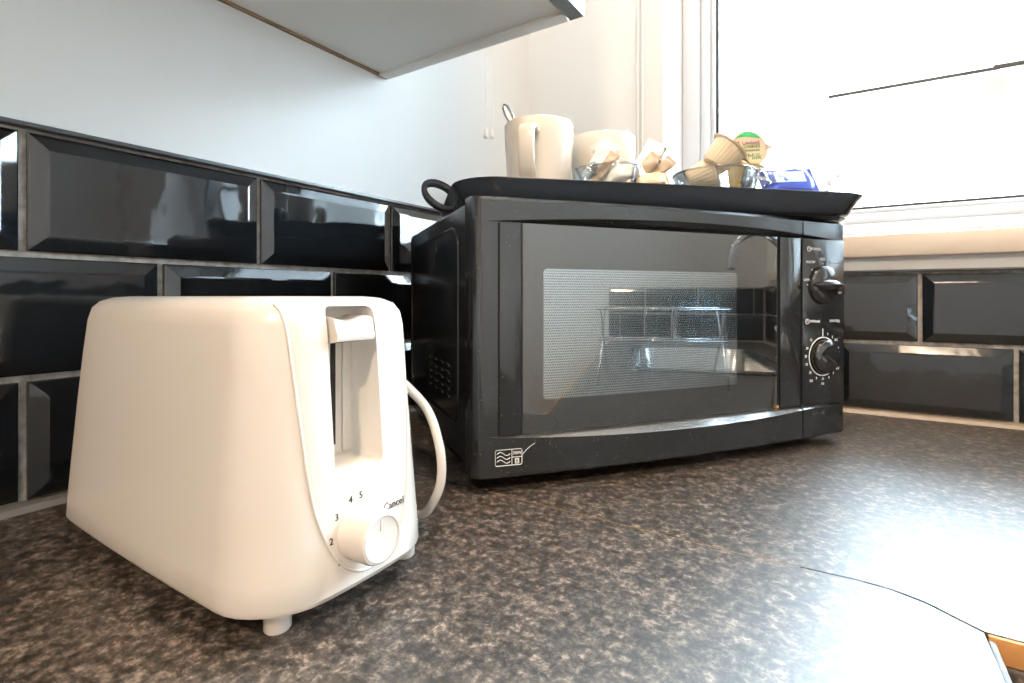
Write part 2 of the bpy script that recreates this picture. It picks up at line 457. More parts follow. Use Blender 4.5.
# ---- worktops with a curved mitre joint
def arc(cx, cy, r, a0, a1, n=8): return [(cx + r * math.cos(a0 + (a1 - a0) * i / n), cy + r * math.sin(a0 + (a1 - a0) * i / n)) for i in range(n + 1)]
seam = [(0.0, -0.5715), (0.30, -0.571), (0.42, -0.570), (0.50, -0.5695), (0.545, -0.5672), (0.575, -0.5655), (0.592, -0.567), (0.608, -0.573), (0.6195, -0.5815), (0.6300, -0.5893)]
YA = -0.5893; XB = 0.6305
def slab(poly, z0, z1, bev):
    bm = B(); v = [bm.verts.new((x, y, z1)) for x, y in poly]; f = bm.faces.new(v)
    r = bmesh.ops.extrude_face_region(bm, geom=[f])
    bmesh.ops.translate(bm, verts=[g for g in r['geom'] if isinstance(g, bmesh.types.BMVert)], vec=(0, 0, z0 - z1))
    return bm
g = 0.0007
pA = [(x, y + g) for x, y in seam] + [(XR, YA), (XR, YW), (0, YW)]
sk0, sk1, sk2, sk3 = 1.12, 1.72, -0.50, -0.12
wa = obj('worktop', slab(pA, -0.038, 0.0, 0), M['lam'], label='dark mottled laminate worktop running under the window to the right', cat='worktop')
ct = boxo('cut', (sk0 + .01, sk1 - .01, sk2 + .01, sk3 - .01, -.1, .1), None)
boolean(wa, [ct])
pB = [(x, y - g) for x, y in seam] + [(XB, YA - 0.03), (XB, -3.0), (0.0, -3.0)]
wbk = obj('worktop', slab(pB, -0.038, 0.0, 0), M['lam'], label='dark mottled laminate worktop under the toaster along the tiled left wall', cat='worktop')
bm = B(); tube(bm, [(p.x, p.y, -0.0007) for p in smoothpath([(a, b, 0) for a, b in seam[1:5]], 4)], 0.0008, 6)
obj('joint_seam', bm, M['tanseam'], wbk)
bm = B(); tube(bm, [(p.x, p.y, -0.0008) for p in smoothpath([(a, b, 0) for a, b in seam[4:]], 4)], [0.0007 + 0.0005 * min(1, i / 10) for i in range(4 * (len(seam[4:]) - 1) + 1)], 6)
obj('joint_seam', bm, M['darkseam'], wbk)
bm = B(); tube(bm, [(p.x, p.y, -0.0011) for p in smoothpath([(a, b, 0) for a, b in seam[:2]], 4)], 0.0009, 6)
obj('joint_seam', bm, M['darkseam'], wbk)
# front edges: wood strip on one, rolled laminate on the other
bm = B(); box(bm, XB + .001, XR, YA - 0.0030, YA - 0.0002, -0.013, -0.0001, 0.0006); obj('edge_strip', bm, M['seam'], wa, angle=40)
bm = B(); box(bm, XB + .001, XR, YA - 0.0035, YA - 0.0002, -0.038, -0.0133, 0.001); obj('front_edge', bm, M['lam'], wa, angle=40)
bm = B(); box(bm, XB + .0002, XB + .0035, -3.0, YA - 0.005, -0.038, -0.0008, 0.0012); obj('front_edge', bm, M['lam'], wbk, angle=40)

# base cabinets under the worktops
def base_cab(name, dims, doors, label, face):
    x0, x1, y0, y1 = dims
    t = empty(name, ((x0 + x1) / 2, (y0 + y1) / 2, ZF), label=label, cat='cabinet')
    cx, cy = (x0 + x1) / 2, (y0 + y1) / 2
    boxo('body', (x0 - cx, x1 - cx, y0 - cy, y1 - cy, 0.12, 0.861), M['cab'], t)
    boxo('plinth', (x0 - cx, x1 - cx - (.05 if face == 'x' else 0), y0 - cy + (.05 if face == 'y' else 0), y1 - cy, 0.0, 0.119), M['cabedge'], t)
    for i in range(doors):
        if face == 'y':
            wd = (x1 - x0) / doors; a = x0 - cx + wd * i
            d = boxo('door', (a + .002, a + wd - .002, y0 - cy - .018, y0 - cy - .001, 0.125, 0.845), M['cabdoor'], t, bev=.001)
            boxo('handle', (a + wd * .3, a + wd * .7, y0 - cy - .045, y0 - cy - .0185, 0.79, 0.80), M['steel'], d, bev=.003)
        else:
            wd = (y1 - y0) / doors; a = y0 - cy + wd * i
            d = boxo('door', (x1 - cx + .001, x1 - cx + .018, a + .002, a + wd - .002, 0.125, 0.845), M['cabdoor'], t, bev=.001)
            boxo('handle', (x1 - cx + .0185, x1 - cx + .045, a + wd * .3, a + wd * .7, 0.79, 0.80), M['steel'], d, bev=.003)
base_cab('base_cabinet', (0.62, 1.05, -0.55, -0.03), 1, 'base cabinet under the window worktop beside the corner', 'y')
base_cab('base_cabinet', (0.02, 0.59, -2.95, -0.62), 4, 'base cabinet run under the toaster worktop', 'x')

# ---- wall cabinet
zc = 0.4927; ye = -0.4090
c = empty('wall_cabinet', (0.0, ye, zc), label='white wall cabinet with pale grey underside above the tiles', cat='cabinet')
cl = -1.5
boxo('base_board', (0.006, 0.298, cl, -0.0182, 0.0035, 0.020), M['cab'], c)
boxo('end_panel', (0.0035, 0.300, -0.018, 0.0, 0.0, 0.70), M['cab'], c, bev=.0012)
boxo('end_panel', (0.0035, 0.300, cl - .018, cl, 0.0, 0.70), M['cab'], c, bev=.0012)
boxo('back_rail', (0.0005, 0.0055, cl, -0.0005, 0.001, 0.70), M['cabback'], c)
boxo('top_board', (0.006, 0.298, cl, -0.0182, 0.68, 0.70), M['cab'], c)
for i in range(3):
    d = boxo('door', (0.302, 0.320, -.001 - .5 * (i + 1) + .003, -.001 - .5 * i, 0.001, 0.70), M['cabdoor'], c, bev=.001)
    boxo('edge_band', (0.3025, 0.3195, -.001 - .5 * (i + 1) + .004, -.002 - .5 * i, -0.0006, 0.0010), M['cabedge'], d)

# ------------------------------------------------------------------ sink, tap and rack (seen mirrored in the oven door)
t = empty('sink', (0, 0, 0), label='stainless steel sink set in the window worktop', cat='sink')
bm = B()
ri = [rrect((sk1 - sk0) / 2 - q, (sk3 - sk2) / 2 - q, 0.05, 5, 3, cx=(sk0 + sk1) / 2, cy=(sk2 + sk3) / 2) for q in (0, 0.025, 0.03, 0.045)]
loft(bm, [[(x, y, z) for x, y in r] for r, z in zip(ri, (0.0045, 0.006, 0.0, -0.16))], cap0=False)
obj('basin', bm, M['steel'], t, smooth=True, angle=50)
tp = empty('mixer_tap', (1.46, -0.075, 0.0005), label='chrome gooseneck mixer tap behind the sink', cat='tap')
bm = B(); lathe(bm, [(0.026, 0), (0.026, 0.008), (0.020, 0.02), (0.018, 0.07), (0.012, 0.08)], 24, True, True); obj('base', bm, M['chrome'], tp, smooth=True, angle=40)
bm = B(); tube(bm, smoothpath([(0, 0, 0.075), (0, 0, 0.26), (-0.004, -0.02, 0.325), (-0.01, -0.075, 0.355), (-0.016, -0.13, 0.325), (-0.018, -0.145, 0.25)], 8), 0.0115, 14); obj('spout', bm, M['chrome'], tp, smooth=True)
bm = B(); tube(bm, smoothpath([(0.016, 0, 0.05), (0.05, 0, 0.06), (0.085, -0.005, 0.085)], 5), 0.006, 10); obj('lever', bm, M['chrome'], tp, smooth=True)
rk = empty('dish_rack', (1.00, -0.42, 0.0), label='chrome folding wire dish rack on the window worktop', cat='dish rack')
def wire(name, pts): 
    bm = B(); tube(bm, pts, 0.0024, 8); obj(name, bm, M['chrome'], rk, smooth=True)
for yy in (-0.12, 0.12):
    wire('cross_leg', [(-0.10, yy, 0.0028), (0.08, yy, 0.15)]); wire('cross_leg', [(0.10, yy * .97, 0.0028), (-0.08, yy * .97, 0.15)])
for xx in (-0.08, 0.08, -0.03, 0.03):
    wire('rail', [(xx, -0.125, 0.15 if abs(xx) > .05 else .085), (xx, 0.125, 0.15 if abs(xx) > .05 else .085)])
for k in range(2):
    yy = -0.03 + k * 0.06
    wire('rung', [(-0.08, yy, 0.15), (-0.03, yy, 0.085), (0.03, yy, 0.085), (0.08, yy, 0.15)])

# ------------------------------------------------------------------ toaster
tx, ty = 0.2155, -0.7460
TO = empty('toaster', (tx, ty, 0.0), label='cream white two slice toaster with browning dial in front of the tiles', cat='toaster')
secs = [(0.0132, 0.1170, 0.0600, 0.0299), (0.0142, 0.1220, 0.0635, 0.0345), (0.0175, 0.1242, 0.0650, 0.0368), (0.03, 0.1235, 0.0644, 0.0368), (0.06, 0.1212, 0.0626, 0.0357),
        (0.10, 0.1180, 0.0600, 0.0334), (0.135, 0.1151, 0.0574, 0.0311), (0.158, 0.1130, 0.0552, 0.0287), (0.1665, 0.1110, 0.0532, 0.0276), (0.1710, 0.1070, 0.0495, 0.0253), (0.1735, 0.1010, 0.0438, 0.0218), (0.1745, 0.0920, 0.0362, 0.0172)]
bm = B()
loft(bm, [[(x, y, z) for x, y in rrect(hx, hy, r, 8, 8, bow=0.005, bowy=0.002, rb=r * 0.33)] for z, hx, hy, r in secs])
body = obj('body', bm, M['toast'], TO)
def cutter(dims, bev=0.0, seg=3): return obj('cut', box(B(), *dims, bev=bev, seg=seg), M['toast'])
def at_toaster(o): o.location = (tx, ty, 0); return o
ry0, ry1 = -0.0205, 0.0135
cuts = [at_toaster(cutter((0.0980, 0.16, ry0, ry1, 0.0775, 0.1690), 0.004))]
for s in (-1, 1):
    cuts.append(at_toaster(cutter((-0.075, 0.060, s * 0.019 - 0.0085, s * 0.019 + 0.0085, 0.06, 0.25))))
boolean(body, cuts)
body.data.polygons.foreach_set('use_smooth', [True] * len(body.data.polygons)); body.data.set_sharp_from_angle(angle=math.radians(35))
for s in (-1, 1):
    boxo('bread_slot', (-0.0745, 0.0595, s * 0.019 - 0.0083, s * 0.019 + 0.0083, 0.0605, 0.070), M['toastdark'], TO)
# front surface x of the body at (y,z)
def fx(y, z):
    for (z0, a0, b0, r0), (z1, a1, b1, r1) in zip(secs, secs[1:]):
        if z0 <= z <= z1:
            t = (z - z0) / (z1 - z0); hx, hy, r = a0 + (a1 - a0) * t, b0 + (b1 - b0) * t, r0 + (r1 - r0) * t
            yy = abs(y); x = hx
            if yy > hy - r: x = hx - r + math.sqrt(max(0, r * r - (yy - hy + r) ** 2))
            return x + 0.005 * max(0, 1 - (yy / hy) ** 2) * (x / hx) ** 4
    return secs[-1][1]
sp = [(-0.0420, 0.1700), (-0.0410, 0.160), (-0.0395, 0.135), (-0.0375, 0.105), (-0.0355, 0.080), (-0.0325, 0.060), (-0.0260, 0.041), (-0.0160, 0.0275), (-0.002, 0.0215), (0.014, 0.0260), (0.026, 0.040), (0.033, 0.060), (0.037, 0.085), (0.0400, 0.115), (0.0420, 0.140), (0.0440, 0.1700)]
path = [(fx(p.x, p.y) + 0.0001, p.x, p.y) for p in smoothpath([(a, b, 0) for a, b in sp], 4)]
bm = B(); tube(bm, path, 0.0009, 8); obj('panel_bead', bm, M['toast'], TO, smooth=True)
# carriage lever in its recess
bm = B()
lv = []
for k in range(9):
    y = ry0 + 0.0022 + (ry1 - ry0 - 0.0075) * k / 8; q = (k / 8 - .5) * 2
    top = 0.1630 - 0.0028 * (1 - q * q); lo_ = 0.1485
    lv.append([(0.0985, y, lo_ + .003), (0.1170, y, lo_), (0.1225, y, lo_ + 0.001), (0.1235, y, lo_ + .004), (0.1205, y, top - 0.001), (0.1180, y, top), (0.0985, y, top + .0005)])
loft(bm, lv); obj('lever', bm, M['toast'], TO, angle=50)
boxo('lever_slit', (0.0978, 0.0984, ry0 + 0.0170, ry0 + 0.0205, 0.086, 0.149), M['toastdark'], TO)
boxo('reflector_rib', (0.0978, 0.0995, ry1 - 0.0090, ry1 - 0.0015, 0.0805, 0.1475), M['toast'], TO, bev=0.001)
# browning dial
ky, kz = -0.0065, 0.0440
kx = fx(ky, kz)
dial = empty('dial_tmp') if False else None
bm = B(); lathe(bm, [(0.0150, -0.002), (0.0150, 0.0012), (0.0146, 0.0024), (0.0144, 0.0150), (0.0135, 0.0175), (0.0120, 0.0182), (0.0112, 0.0174), (0.0030, 0.0170)], 40, True, True)
for v in bm.verts: v.co = Vector((kx + v.co.z, ky + v.co.x, kz + v.co.y))
knob = obj('browning_dial', bm, M['toast'], TO, smooth=True, angle=40)
bm = B(); box(bm, kx + .0170, kx + .0176, ky - .0008, ky + .0008, kz + .004, kz + .0105); obj('pointer_mark', bm, M['toast'], knob)
def tm(y, z): return frame_mtx((fx(y, z) + 0.0002, y, z), (0, 1, 0), (-0.06, 0, 1))
for ch, a in (('1', 218), ('2', 178), ('3', 141), ('4', 106), ('5', 84)):
    y, z = ky + 0.0185 * math.cos(math.radians(a)), kz + 0.0190 * math.sin(math.radians(a))
    text('numeral', ch, 0.0052, M['print_dark'], TO, tm(y, z))
text('lettering', 'Cancel', 0.0060, M['print_dark'], TO, tm(ky + 0.0265, kz + 0.0060))
# feet
for sx_ in (-1, 1):
    for sy in (-1, 1):
        bm = B(); lathe(bm, [(0.0060, 0.0), (0.0070, 0.0012), (0.0072, 0.0142)], 20, True, True)
        o = obj('foot', bm, M['toast'], TO, smooth=True, angle=40); o.location = (sx_ * 0.1045, sy * 0.0415 + 0.0095 * (1 if sy > 0 else 0), 0)
# crumb tray edge under the body
boxo('crumb_tray', (-0.085, 0.080, -0.040, 0.040, 0.0100, 0.0131), M['steel'], TO)
# mains cable
cw = [(0.190, -0.690, 0.112), (0.235, -0.672, 0.118), (0.275, -0.663, 0.1125), (0.2950, -0.660, 0.1014), (0.3116, -0.660, 0.0868), (0.3213, -0.660, 0.0625), (0.3222, -0.660, 0.0408), (0.3136, -0.659, 0.0222), (0.300, -0.656, 0.0090), (0.275, -0.648, 0.0042), (0.235, -0.642, 0.0036), (0.18, -0.655, 0.0036), (0.12, -0.66, 0.0036), (0.06, -0.66, 0.0036)]
bm = B(); tube(bm, [(p.x - tx, p.y - ty, p.z) for p in smoothpath(cw, 6)], 0.0035, 10); obj('mains_cable', bm, M['toast'], TO, smooth=True)

# ------------------------------------------------------------------ microwave
MW_T = 0.9459
MW = empty('microwave_oven', (0.2976, -0.5881, 0.0), MW_T, label='black microwave oven with two dials and dusty glass door in the corner', cat='microwave')
W_, D_, z0, z1 = 0.4608, 0.334, 0.0125, 0.2640
case = boxo('case', (0.0045, W_ - 0.0035, 0.0285, D_, z0 + .001, z1 - .0006), M['mwcase'], MW, bev=0.004)
# pressed panel on the left side (bead) and vents
def side_bead(x, sgn):
    o = [(y, z) for y, z in rrect(0.125, 0.0985, 0.022, 6, 2, cx=0.192, cy=0.1455)]
    bm = B(); tube(bm, [(x, y, z) for y, z in o] + [(x, o[0][0], o[0][1])], 0.0020, 8)
    return bm
obj('side_bead', side_bead(0.0045, -1), M['mwcase'], MW, smooth=True)
bm = B()
for i in range(4):
    for j in range(5):
        y = 0.098 + i * 0.030; z = 0.068 + j * 0.0082
        tube(bm, [(0.0040, y, z), (0.0040, y + 0.017, z + 0.004)], 0.0016, 6)
obj('side_vent', bm, M['mwcase'], MW, smooth=True)
# bowed fascia: bands above and below the flat middle
BUL = 0.011
def bulge(x): 
    q = (x - W_ / 2) / (W_ / 2 - 0.013)
    return BUL * max(0.0, 1 - q * q)
ZL, ZU = 0.0500, 0.2410
def fascia(xa, xb, rl=0.0, rr_=0.0, n=36):
    xs = [xa + (xb - xa) * i / n for i in range(n + 1)]
    if rl: xs = sorted(set(xs + [xa + rl * (1 - math.cos(a * PI / 16)) for a in range(9)]))
    if rr_: xs = sorted(set(xs + [xb - rr_ * (1 - math.cos(a * PI / 16)) for a in range(9)]))
    rings = []
    for x in xs:
        off = 0.0
        if rl and x < xa + rl: off = rl - math.sqrt(max(0, rl * rl - (xa + rl - x) ** 2))
        if rr_ and x > xb - rr_: off = rr_ - math.sqrt(max(0, rr_ * rr_ - (x - xb + rr_) ** 2))
        b = bulge(x); s = 0.75 * b + 1e-5
        rings.append([(x, 0.0275, z0), (x, 0.006 + off - b, z0), (x, 0.0015 + off - b, z0 + 0.0012), (x, off - b, z0 + 0.004), (x, off - b, ZL - s), (x, off, ZL), (x, off, ZU), (x, off - b, ZU + s), (x, off - b, z1 - .004), (x, .0015 + off - b, z1 - .0012), (x, .006 + off - b, z1), (x, 0.0275, z1)])
    return loft(B(), rings)
XD = 0.3862
door = obj('door', fascia(0.0, XD - 0.0009, rl=0.010), M['mwfront'], MW, angle=25)
panel = obj('control_panel', fascia(XD + 0.0009, W_, rr_=0.004, n=10), M['mwfront'], MW, angle=25)
boxo('panel_gap', (XD - 0.0012, XD + 0.0012, 0.004, 0.0275, z0 + .002, z1 - .002), M['gap'], MW)
# door window: lining, perforated screen, cavity opening, tinted pane
xw0, xw1, zw0, zw1 = 0.0660, 0.2940, 0.0800, 0.2000
gx0, gx1 = 0.0443, 0.3490
boxo('door_lining', (gx0, gx1, -0.0008, -0.0002, ZL + .0006, ZU - .0004), M['mwinner'], MW).parent = door
bm = B(); loft(bm, [[(x, y, z) for x, z in rrect((xw1 - xw0) / 2, (zw1 - zw0) / 2, 0.004, 5, 1, cx=(xw0 + xw1) / 2, cy=(zw0 + zw1) / 2)] for y in (-0.0009, -0.0013)])
obj('perforated_screen', bm, M['mesh'], door)
boxo('door_glass', (gx0 + .0004, gx1 - .0004, -0.0040, -0.0030, ZL + .0010, ZU - .0008), M['mwglass'], door)
boxo('door_groove', (gx1 + .0001, gx1 + .0048, -0.0012, -0.0001, ZL + .0004, ZU - .0003), M['gap'], door)
boxo('handle_strip', (gx1 + .0050, XD - .0014, -0.0036, -0.0002, ZL + .0008, ZU - .0006), M['mwfront'], door, bev=0.0006)
boxo('side_strip', (0.0230, gx0 - .0004, -0.0026, -0.0002, ZL + .0010, ZU - .0008), M['mwfront'], door, bev=0.0005)
boxo('latch_tab', (gx1 + .0008, gx1 + .0040, -0.0020, -0.0012, ZL + .0005, ZL + .0035), M['orange'], door)
lipm = plain('grey_reflection_lip', (0.50, 0.50, 0.50), 0.18, 0.85)  # grey metal over the black lip stands in for its bright reflection
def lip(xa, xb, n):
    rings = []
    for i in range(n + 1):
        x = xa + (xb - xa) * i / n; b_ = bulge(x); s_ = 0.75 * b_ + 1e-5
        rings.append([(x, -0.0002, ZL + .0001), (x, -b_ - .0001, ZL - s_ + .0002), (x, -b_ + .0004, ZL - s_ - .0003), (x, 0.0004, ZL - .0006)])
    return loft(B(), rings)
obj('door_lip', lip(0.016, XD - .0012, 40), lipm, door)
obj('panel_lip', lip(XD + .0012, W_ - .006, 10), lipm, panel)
# control panel face
boxo('fascia_plate', (XD + .0016, W_ - .0062, -0.0036, -0.0002, ZL + .0008, ZU - .0006), M['mwfront'], panel, bev=0.0006)
fy = -0.0038
def kpart(name, bm, cx, cz, mat, parent, ang=40):
    for v in bm.verts: v.co = Vector((cx + v.co.x, fy - v.co.z, cz + v.co.y))
    return obj(name, bm, mat, parent, smooth=True, angle=ang)
kc = 0.4195
bm = B(); lathe(bm, [(0.0222, 0), (0.0222, 0.0025), (0.0205, 0.0050), (0.0170, 0.0066), (0.0100, 0.0072), (0.002, 0.0074)], 48, True, True)
k1 = kpart('power_dial', bm, kc, 0.1880, M['knob'], panel)
bm = B()
fin = []
for i in range(15):
    q = -1 + 2 * i / 14; x = 0.0225 * q + 0.0015; hw = 0.0052 * (1 - abs(q) ** 2.2) + 0.0012; h = 0.0125 * (1 - 0.35 * q * q)
    fin.append([(x, -hw, 0.003), (x, -hw * .9, h * .7), (x, -hw * .5, h * .95), (x, 0, h), (x, hw * .5, h * .95), (x, hw * .9, h * .7), (x, hw, 0.003)])
loft(bm, fin); kpart('grip', bm, kc, 0.1880, M['knob'], k1, 60)
bm = B(); lathe(bm, [(0.0195, 0), (0.0195, 0.004), (0.0188, 0.0070), (0.0170, 0.0088), (0.0120, 0.0098), (0.002, 0.0100)], 48, True, True)
k2 = kpart('timer_dial', bm, kc, 0.1055, M['knob'], panel, 50)
bm = B(); lathe(bm, [(0.0214, 0.0001), (0.0214, 0.0004), (0.0226, 0.0004), (0.0226, 0.0001)], 56)
kpart('dial_ring', bm, kc, 0.1055, M['print_white'], panel)
def pm(x, z): return Matrix.Translation((x, fy + 0.0001, z)) @ Matrix.Rotation(PI / 2, 4, 'X')
def lab(s, x, z, size=0.0052, sx=1.0): text('lettering', s, size, M['print_white'], panel, pm(x, z), sx=sx)
def ringm(x, z, r):
    bm = B(); tube(bm, [(x + r * math.cos(2 * PI * i / 20), fy - .0001, z + r * math.sin(2 * PI * i / 20)) for i in range(21)], 0.00035, 5); obj('clock_symbol', bm, M['print_white'], panel)
    bm = B(); tube(bm, [(x, fy - .0001, z + r * .7), (x, fy - .0001, z), (x + r * .5, fy - .0001, z)], 0.0003, 5); obj('clock_hand', bm, M['print_white'], panel)
ringm(0.3975, 0.2290, 0.0026); lab('POWER', 0.4090, 0.2290, 0.0046)
lab('M.LOW', 0.4005, 0.2140, 0.0042); lab('MED', kc, 0.2175, 0.0044); lab('M.HIGH', 0.4395, 0.2140, 0.0042, 0.9)
lab('LOW', 0.3940, 0.1935, 0.0040, .9); lab('HIGH', 0.4475, 0.1790, 0.0034, .7)
for a in (180, 135, 90, 45):
    x, z = kc + 0.0245 * math.cos(math.radians(a)), 0.1880 + 0.0245 * math.sin(math.radians(a))
    boxo('tick', (x - .0006, x + .0006, fy - .0002, fy + .0001, z - .0006, z + .0006), M['print_white'], panel)
ringm(0.3950, 0.1462, 0.0028); lab('TIMER(min)', 0.4070, 0.1462, 0.0040, .82); lab('DEFROST(kg)', 0.4390, 0.1462, 0.0040, .72)
def onring(s, a, r, size):
    lab(s, kc + r * math.cos(math.radians(90 - a)), 0.1055 + r * 1.0 * math.sin(math.radians(90 - a)), size, .9)
boxo('tick', (kc - .0006, kc + .0006, fy - .0002, fy + .0001, 0.1285, 0.1375), M['print_white'], panel)
for s, a in (('1', 18), ('2', 36), ('0.2', 50), ('4', 72), ('5', 92), ('0.4', 122), ('7', 140), ('8', 158), ('9', 202), ('15', 228), ('20', 252), ('25', 272), ('30', 292), ('35', 316)):
    onring(s, a, 0.0285 if len(s) > 2 else 0.0268, 0.0042)
onring('10', 180, 0.0262, 0.0042); onring('0.6', 180, 0.0315, 0.0042); onring('0.8', 214, 0.0330, 0.0042)
# door release button
bm = B(); 
loft(bm, [[(x, y, z) for x, z in rrect(0.0262 - i, 0.0165 - i, 0.003, 4, 1, cx=0.4265, cy=0.0315)] for y, i in ((-0.0005 - bulge(.4265), 0), (-0.0016 - bulge(.4265), .0002), (-0.0021 - bulge(.4265), .001))])
obj('door_button', bm, M['mwfront'], panel, angle=30)
# symbol plate: wave lines, wattage and class letter
sx0, sx1, sz0, sz1 = 0.0195, 0.0440, 0.0245, 0.0385
def fyb(x): return -bulge(x) - 0.0002
def line(pts, r=0.00045, name='symbol_line'):
    bm = B(); tube(bm, [(x, fyb(x), z) for x, z in pts], r, 6, flat=0.5); obj(name, bm, M['print_white'], door)
fr_ = rrect((sx1 - sx0) / 2, (sz1 - sz0) / 2, 0.0015, 3, 3, cx=(sx0 + sx1) / 2, cy=(sz0 + sz1) / 2)
line(fr_ + [fr_[0]]); xm = sx0 + (sx1 - sx0) * 0.62; zm = (sz0 + sz1) / 2
line([(xm, sz0), (xm, sz1)]); line([(xm, zm), (sx1, zm)])
for k in range(3):
    zc_ = sz0 + 0.0036 + k * 0.0034
    line([(sx0 + .0015 + (xm - sx0 - .003) * i / 16, zc_ + 0.0016 * math.sin(2 * PI * i / 16)) for i in range(17)], 0.0005)
text('lettering', '700W', 0.0040, M['print_white'], door, Matrix.Translation(((xm + sx1) / 2, fyb(.04) - .0003, zm + .0035)) @ Matrix.Rotation(PI / 2, 4, 'X'), sx=.8)
boxo('class_plate', ((xm + sx1) / 2 - .0019, (xm + sx1) / 2 + .0019, fyb(.042) - .0003, fyb(.042) + .0004, zm - .0058, zm - .0012), M['print_white'], door)
text('lettering', 'E', 0.0046, M['print_dark'], door, Matrix.Translation(((xm + sx1) / 2, fyb(.042) - .0005, zm - .0035)) @ Matrix.Rotation(PI / 2, 4, 'X'))
line([(0.0445, 0.0330), (0.0480, 0.0370), (0.0520, 0.0400), (0.0565, 0.0425)], 0.0003, 'scratch')
for x in (0.045, W_ - 0.045):
    for y in (0.060, D_ - 0.045):
        bm = B(); lathe(bm, [(0.011, 0), (0.0125, 0.002), (0.0125, 0.0140)], 20, True, True); o = obj('foot', bm, M['rubber'], MW, smooth=True, angle=40); o.location = (x, y, 0)

# ------------------------------------------------------------------ tray on the oven
TH = math.radians(44.08)
zt = 0.2642
ex_, ey_ = Vector((math.cos(TH), math.sin(TH), 0)), Vector((-math.sin(TH), math.cos(TH), 0))
tcx, tcy = 0.0330, -0.4480            # tray centre in its own axes
TRO = ex_ * tcx + ey_ * tcy
TR = empty('serving_tray', (TRO.x, TRO.y, zt), TH, label='black oblong serving tray with loop handles on top of the microwave', cat='tray')
HX, HY = 0.2395, 0.1385
def tr_ring(ins, z, r=0.045): return [(x, y, z) for x, y in rrect(HX - ins, HY - ins, r - ins * .4, 10, 10, bow=0.002)]
bm = B(); loft(bm, [tr_ring(0.036, 0.0), tr_ring(0.024, 0.0006), tr_ring(0.020, 0.0030), tr_ring(0.0120, 0.0050), tr_ring(0.0045, 0.0190), tr_ring(0.0010, 0.0244), tr_ring(0.0, 0.0254), tr_ring(0.0006, 0.0262), tr_ring(0.004, 0.0258),
                    tr_ring(0.0065, 0.0215), tr_ring(0.0140, 0.0075), tr_ring(0.019, 0.0044), tr_ring(0.040, 0.0040)])
obj('dish', bm, M['tray'], TR, smooth=True, angle=50)
bm = B(); loft(bm, [tr_ring(0.0215, 0.0006, .05), tr_ring(0.0140, 0.0004, .05), tr_ring(0.0125, 0.0012, .05), tr_ring(0.0185, 0.0024, .05)], False, False); obj('foot_rim', bm, M['tray'], TR, smooth=True, angle=50)
for s in (-1, 1):
    rings = []
    ca, sa = math.cos(-0.55), math.sin(-0.55)
    for yy in (-0.034, -0.032, -0.016, -0.014):
        for_in = 0.0015 if yy in (-0.034, -0.014) else 0.0
        ring = []
        for a_, b_, k_ in ((0.0250 - for_in, 0.0150 - for_in, 1), (0.0185 + for_in, 0.0085 + for_in, -1)):
            ring.append([(s * -1 * (-(HX + 0.008) + (a_ * math.cos(q) * ca - b_ * math.sin(q) * sa)), yy, 0.0265 + (a_ * math.cos(q) * sa + b_ * math.sin(q) * ca)) for q in [2 * PI * i / 28 for i in range(28)]])
        rings.append(ring)
    bm = B()
    seq = [r_[0] for r_ in rings] + [r_[1] for r_ in reversed(rings)] + [rings[0][0]]
    loft(bm, seq, False, False); bmesh.ops.remove_doubles(bm, verts=bm.verts[:], dist=1e-6)
    obj('handle', bm, M['tray'], TR, smooth=True, angle=60)
FL = zt + 0.0044       # tray floor
def P(xp, yp, z=FL): 
    v = ex_ * xp + ey_ * yp; return Vector((v.x, v.y, z))

rt_ = Vector((math.cos(0.5756), math.sin(0.5756), 0)); fw_ = Vector((-math.sin(0.5756), math.cos(0.5756), 0)); up_ = Vector((0, 0, 1))
def dep(u, v, D): return cam.location + (fw_ + rt_ * ((u - 512) / 519.2) + up_ * ((297.06 - v) / 519.2)) * D

# ---- mugs
def mug(loc, hdir, label):
    t = empty('mug', loc, label=label, cat='mug', group='cream mugs on the tray')
    R0 = 0.0385; H = 0.0965
    bm = B(); lathe(bm, [(0.026, 0.0), (0.029, 0.0), (0.0315, 0.004), (0.0345, 0.022), (0.0368, 0.055), (R0, 0.078), (R0 + .0002, H - .002), (R0 - .0012, H), (R0 - .0028, H - .0015), (R0 - .0036, 0.078), (0.0330, 0.040), (0.0290, 0.010), (0.020, 0.006), (0.002, 0.006)], 48, True, True)
    obj('cup', bm, M['mug'], t, smooth=True, angle=50)
    d = Vector((math.cos(hdir), math.sin(hdir), 0)); u = Vector((0, 0, 1)); n = d.cross(u)
    pr = [(R0 - .003, 0.0790), (0.052, 0.0795), (0.0610, 0.0755), (0.0640, 0.066), (0.0630, 0.050), (0.0580, 0.034), (0.0470, 0.020), (0.0335, 0.0175)]
    path = smoothpath([d * a + u * b for a, b in pr], 5)
    rings = []
    for i, p in enumerate(path):
        tg = (path[min(i + 1, len(path) - 1)] - path[max(i - 1, 0)]).normalized(); o_ = tg.cross(n)
        hw, th = 0.0085, 0.0034
        rings.append([p + n * (hw * math.copysign(abs(math.cos(a)) ** .5, math.cos(a))) + o_ * (th * math.copysign(abs(math.sin(a)) ** .6, math.sin(a))) for a in [2 * PI * k / 16 for k in range(16)]])
    bm = B(); loft(bm, rings); obj('handle', bm, M['mug'], t, smooth=True, angle=60)
    return t
def camdir(loc): return math.atan2(cam.location.y - loc.y, cam.location.x - loc.x)
m1 = P(-0.1086, -0.5155); m2 = P(-0.0201, -0.4815)
mug(m1, camdir(m1) - 0.20, 'cream mug with its handle facing the front, holding a teaspoon')
mug(m2, camdir(m2) + 2.6, 'cream mug half hidden behind the glass dish of sachets')

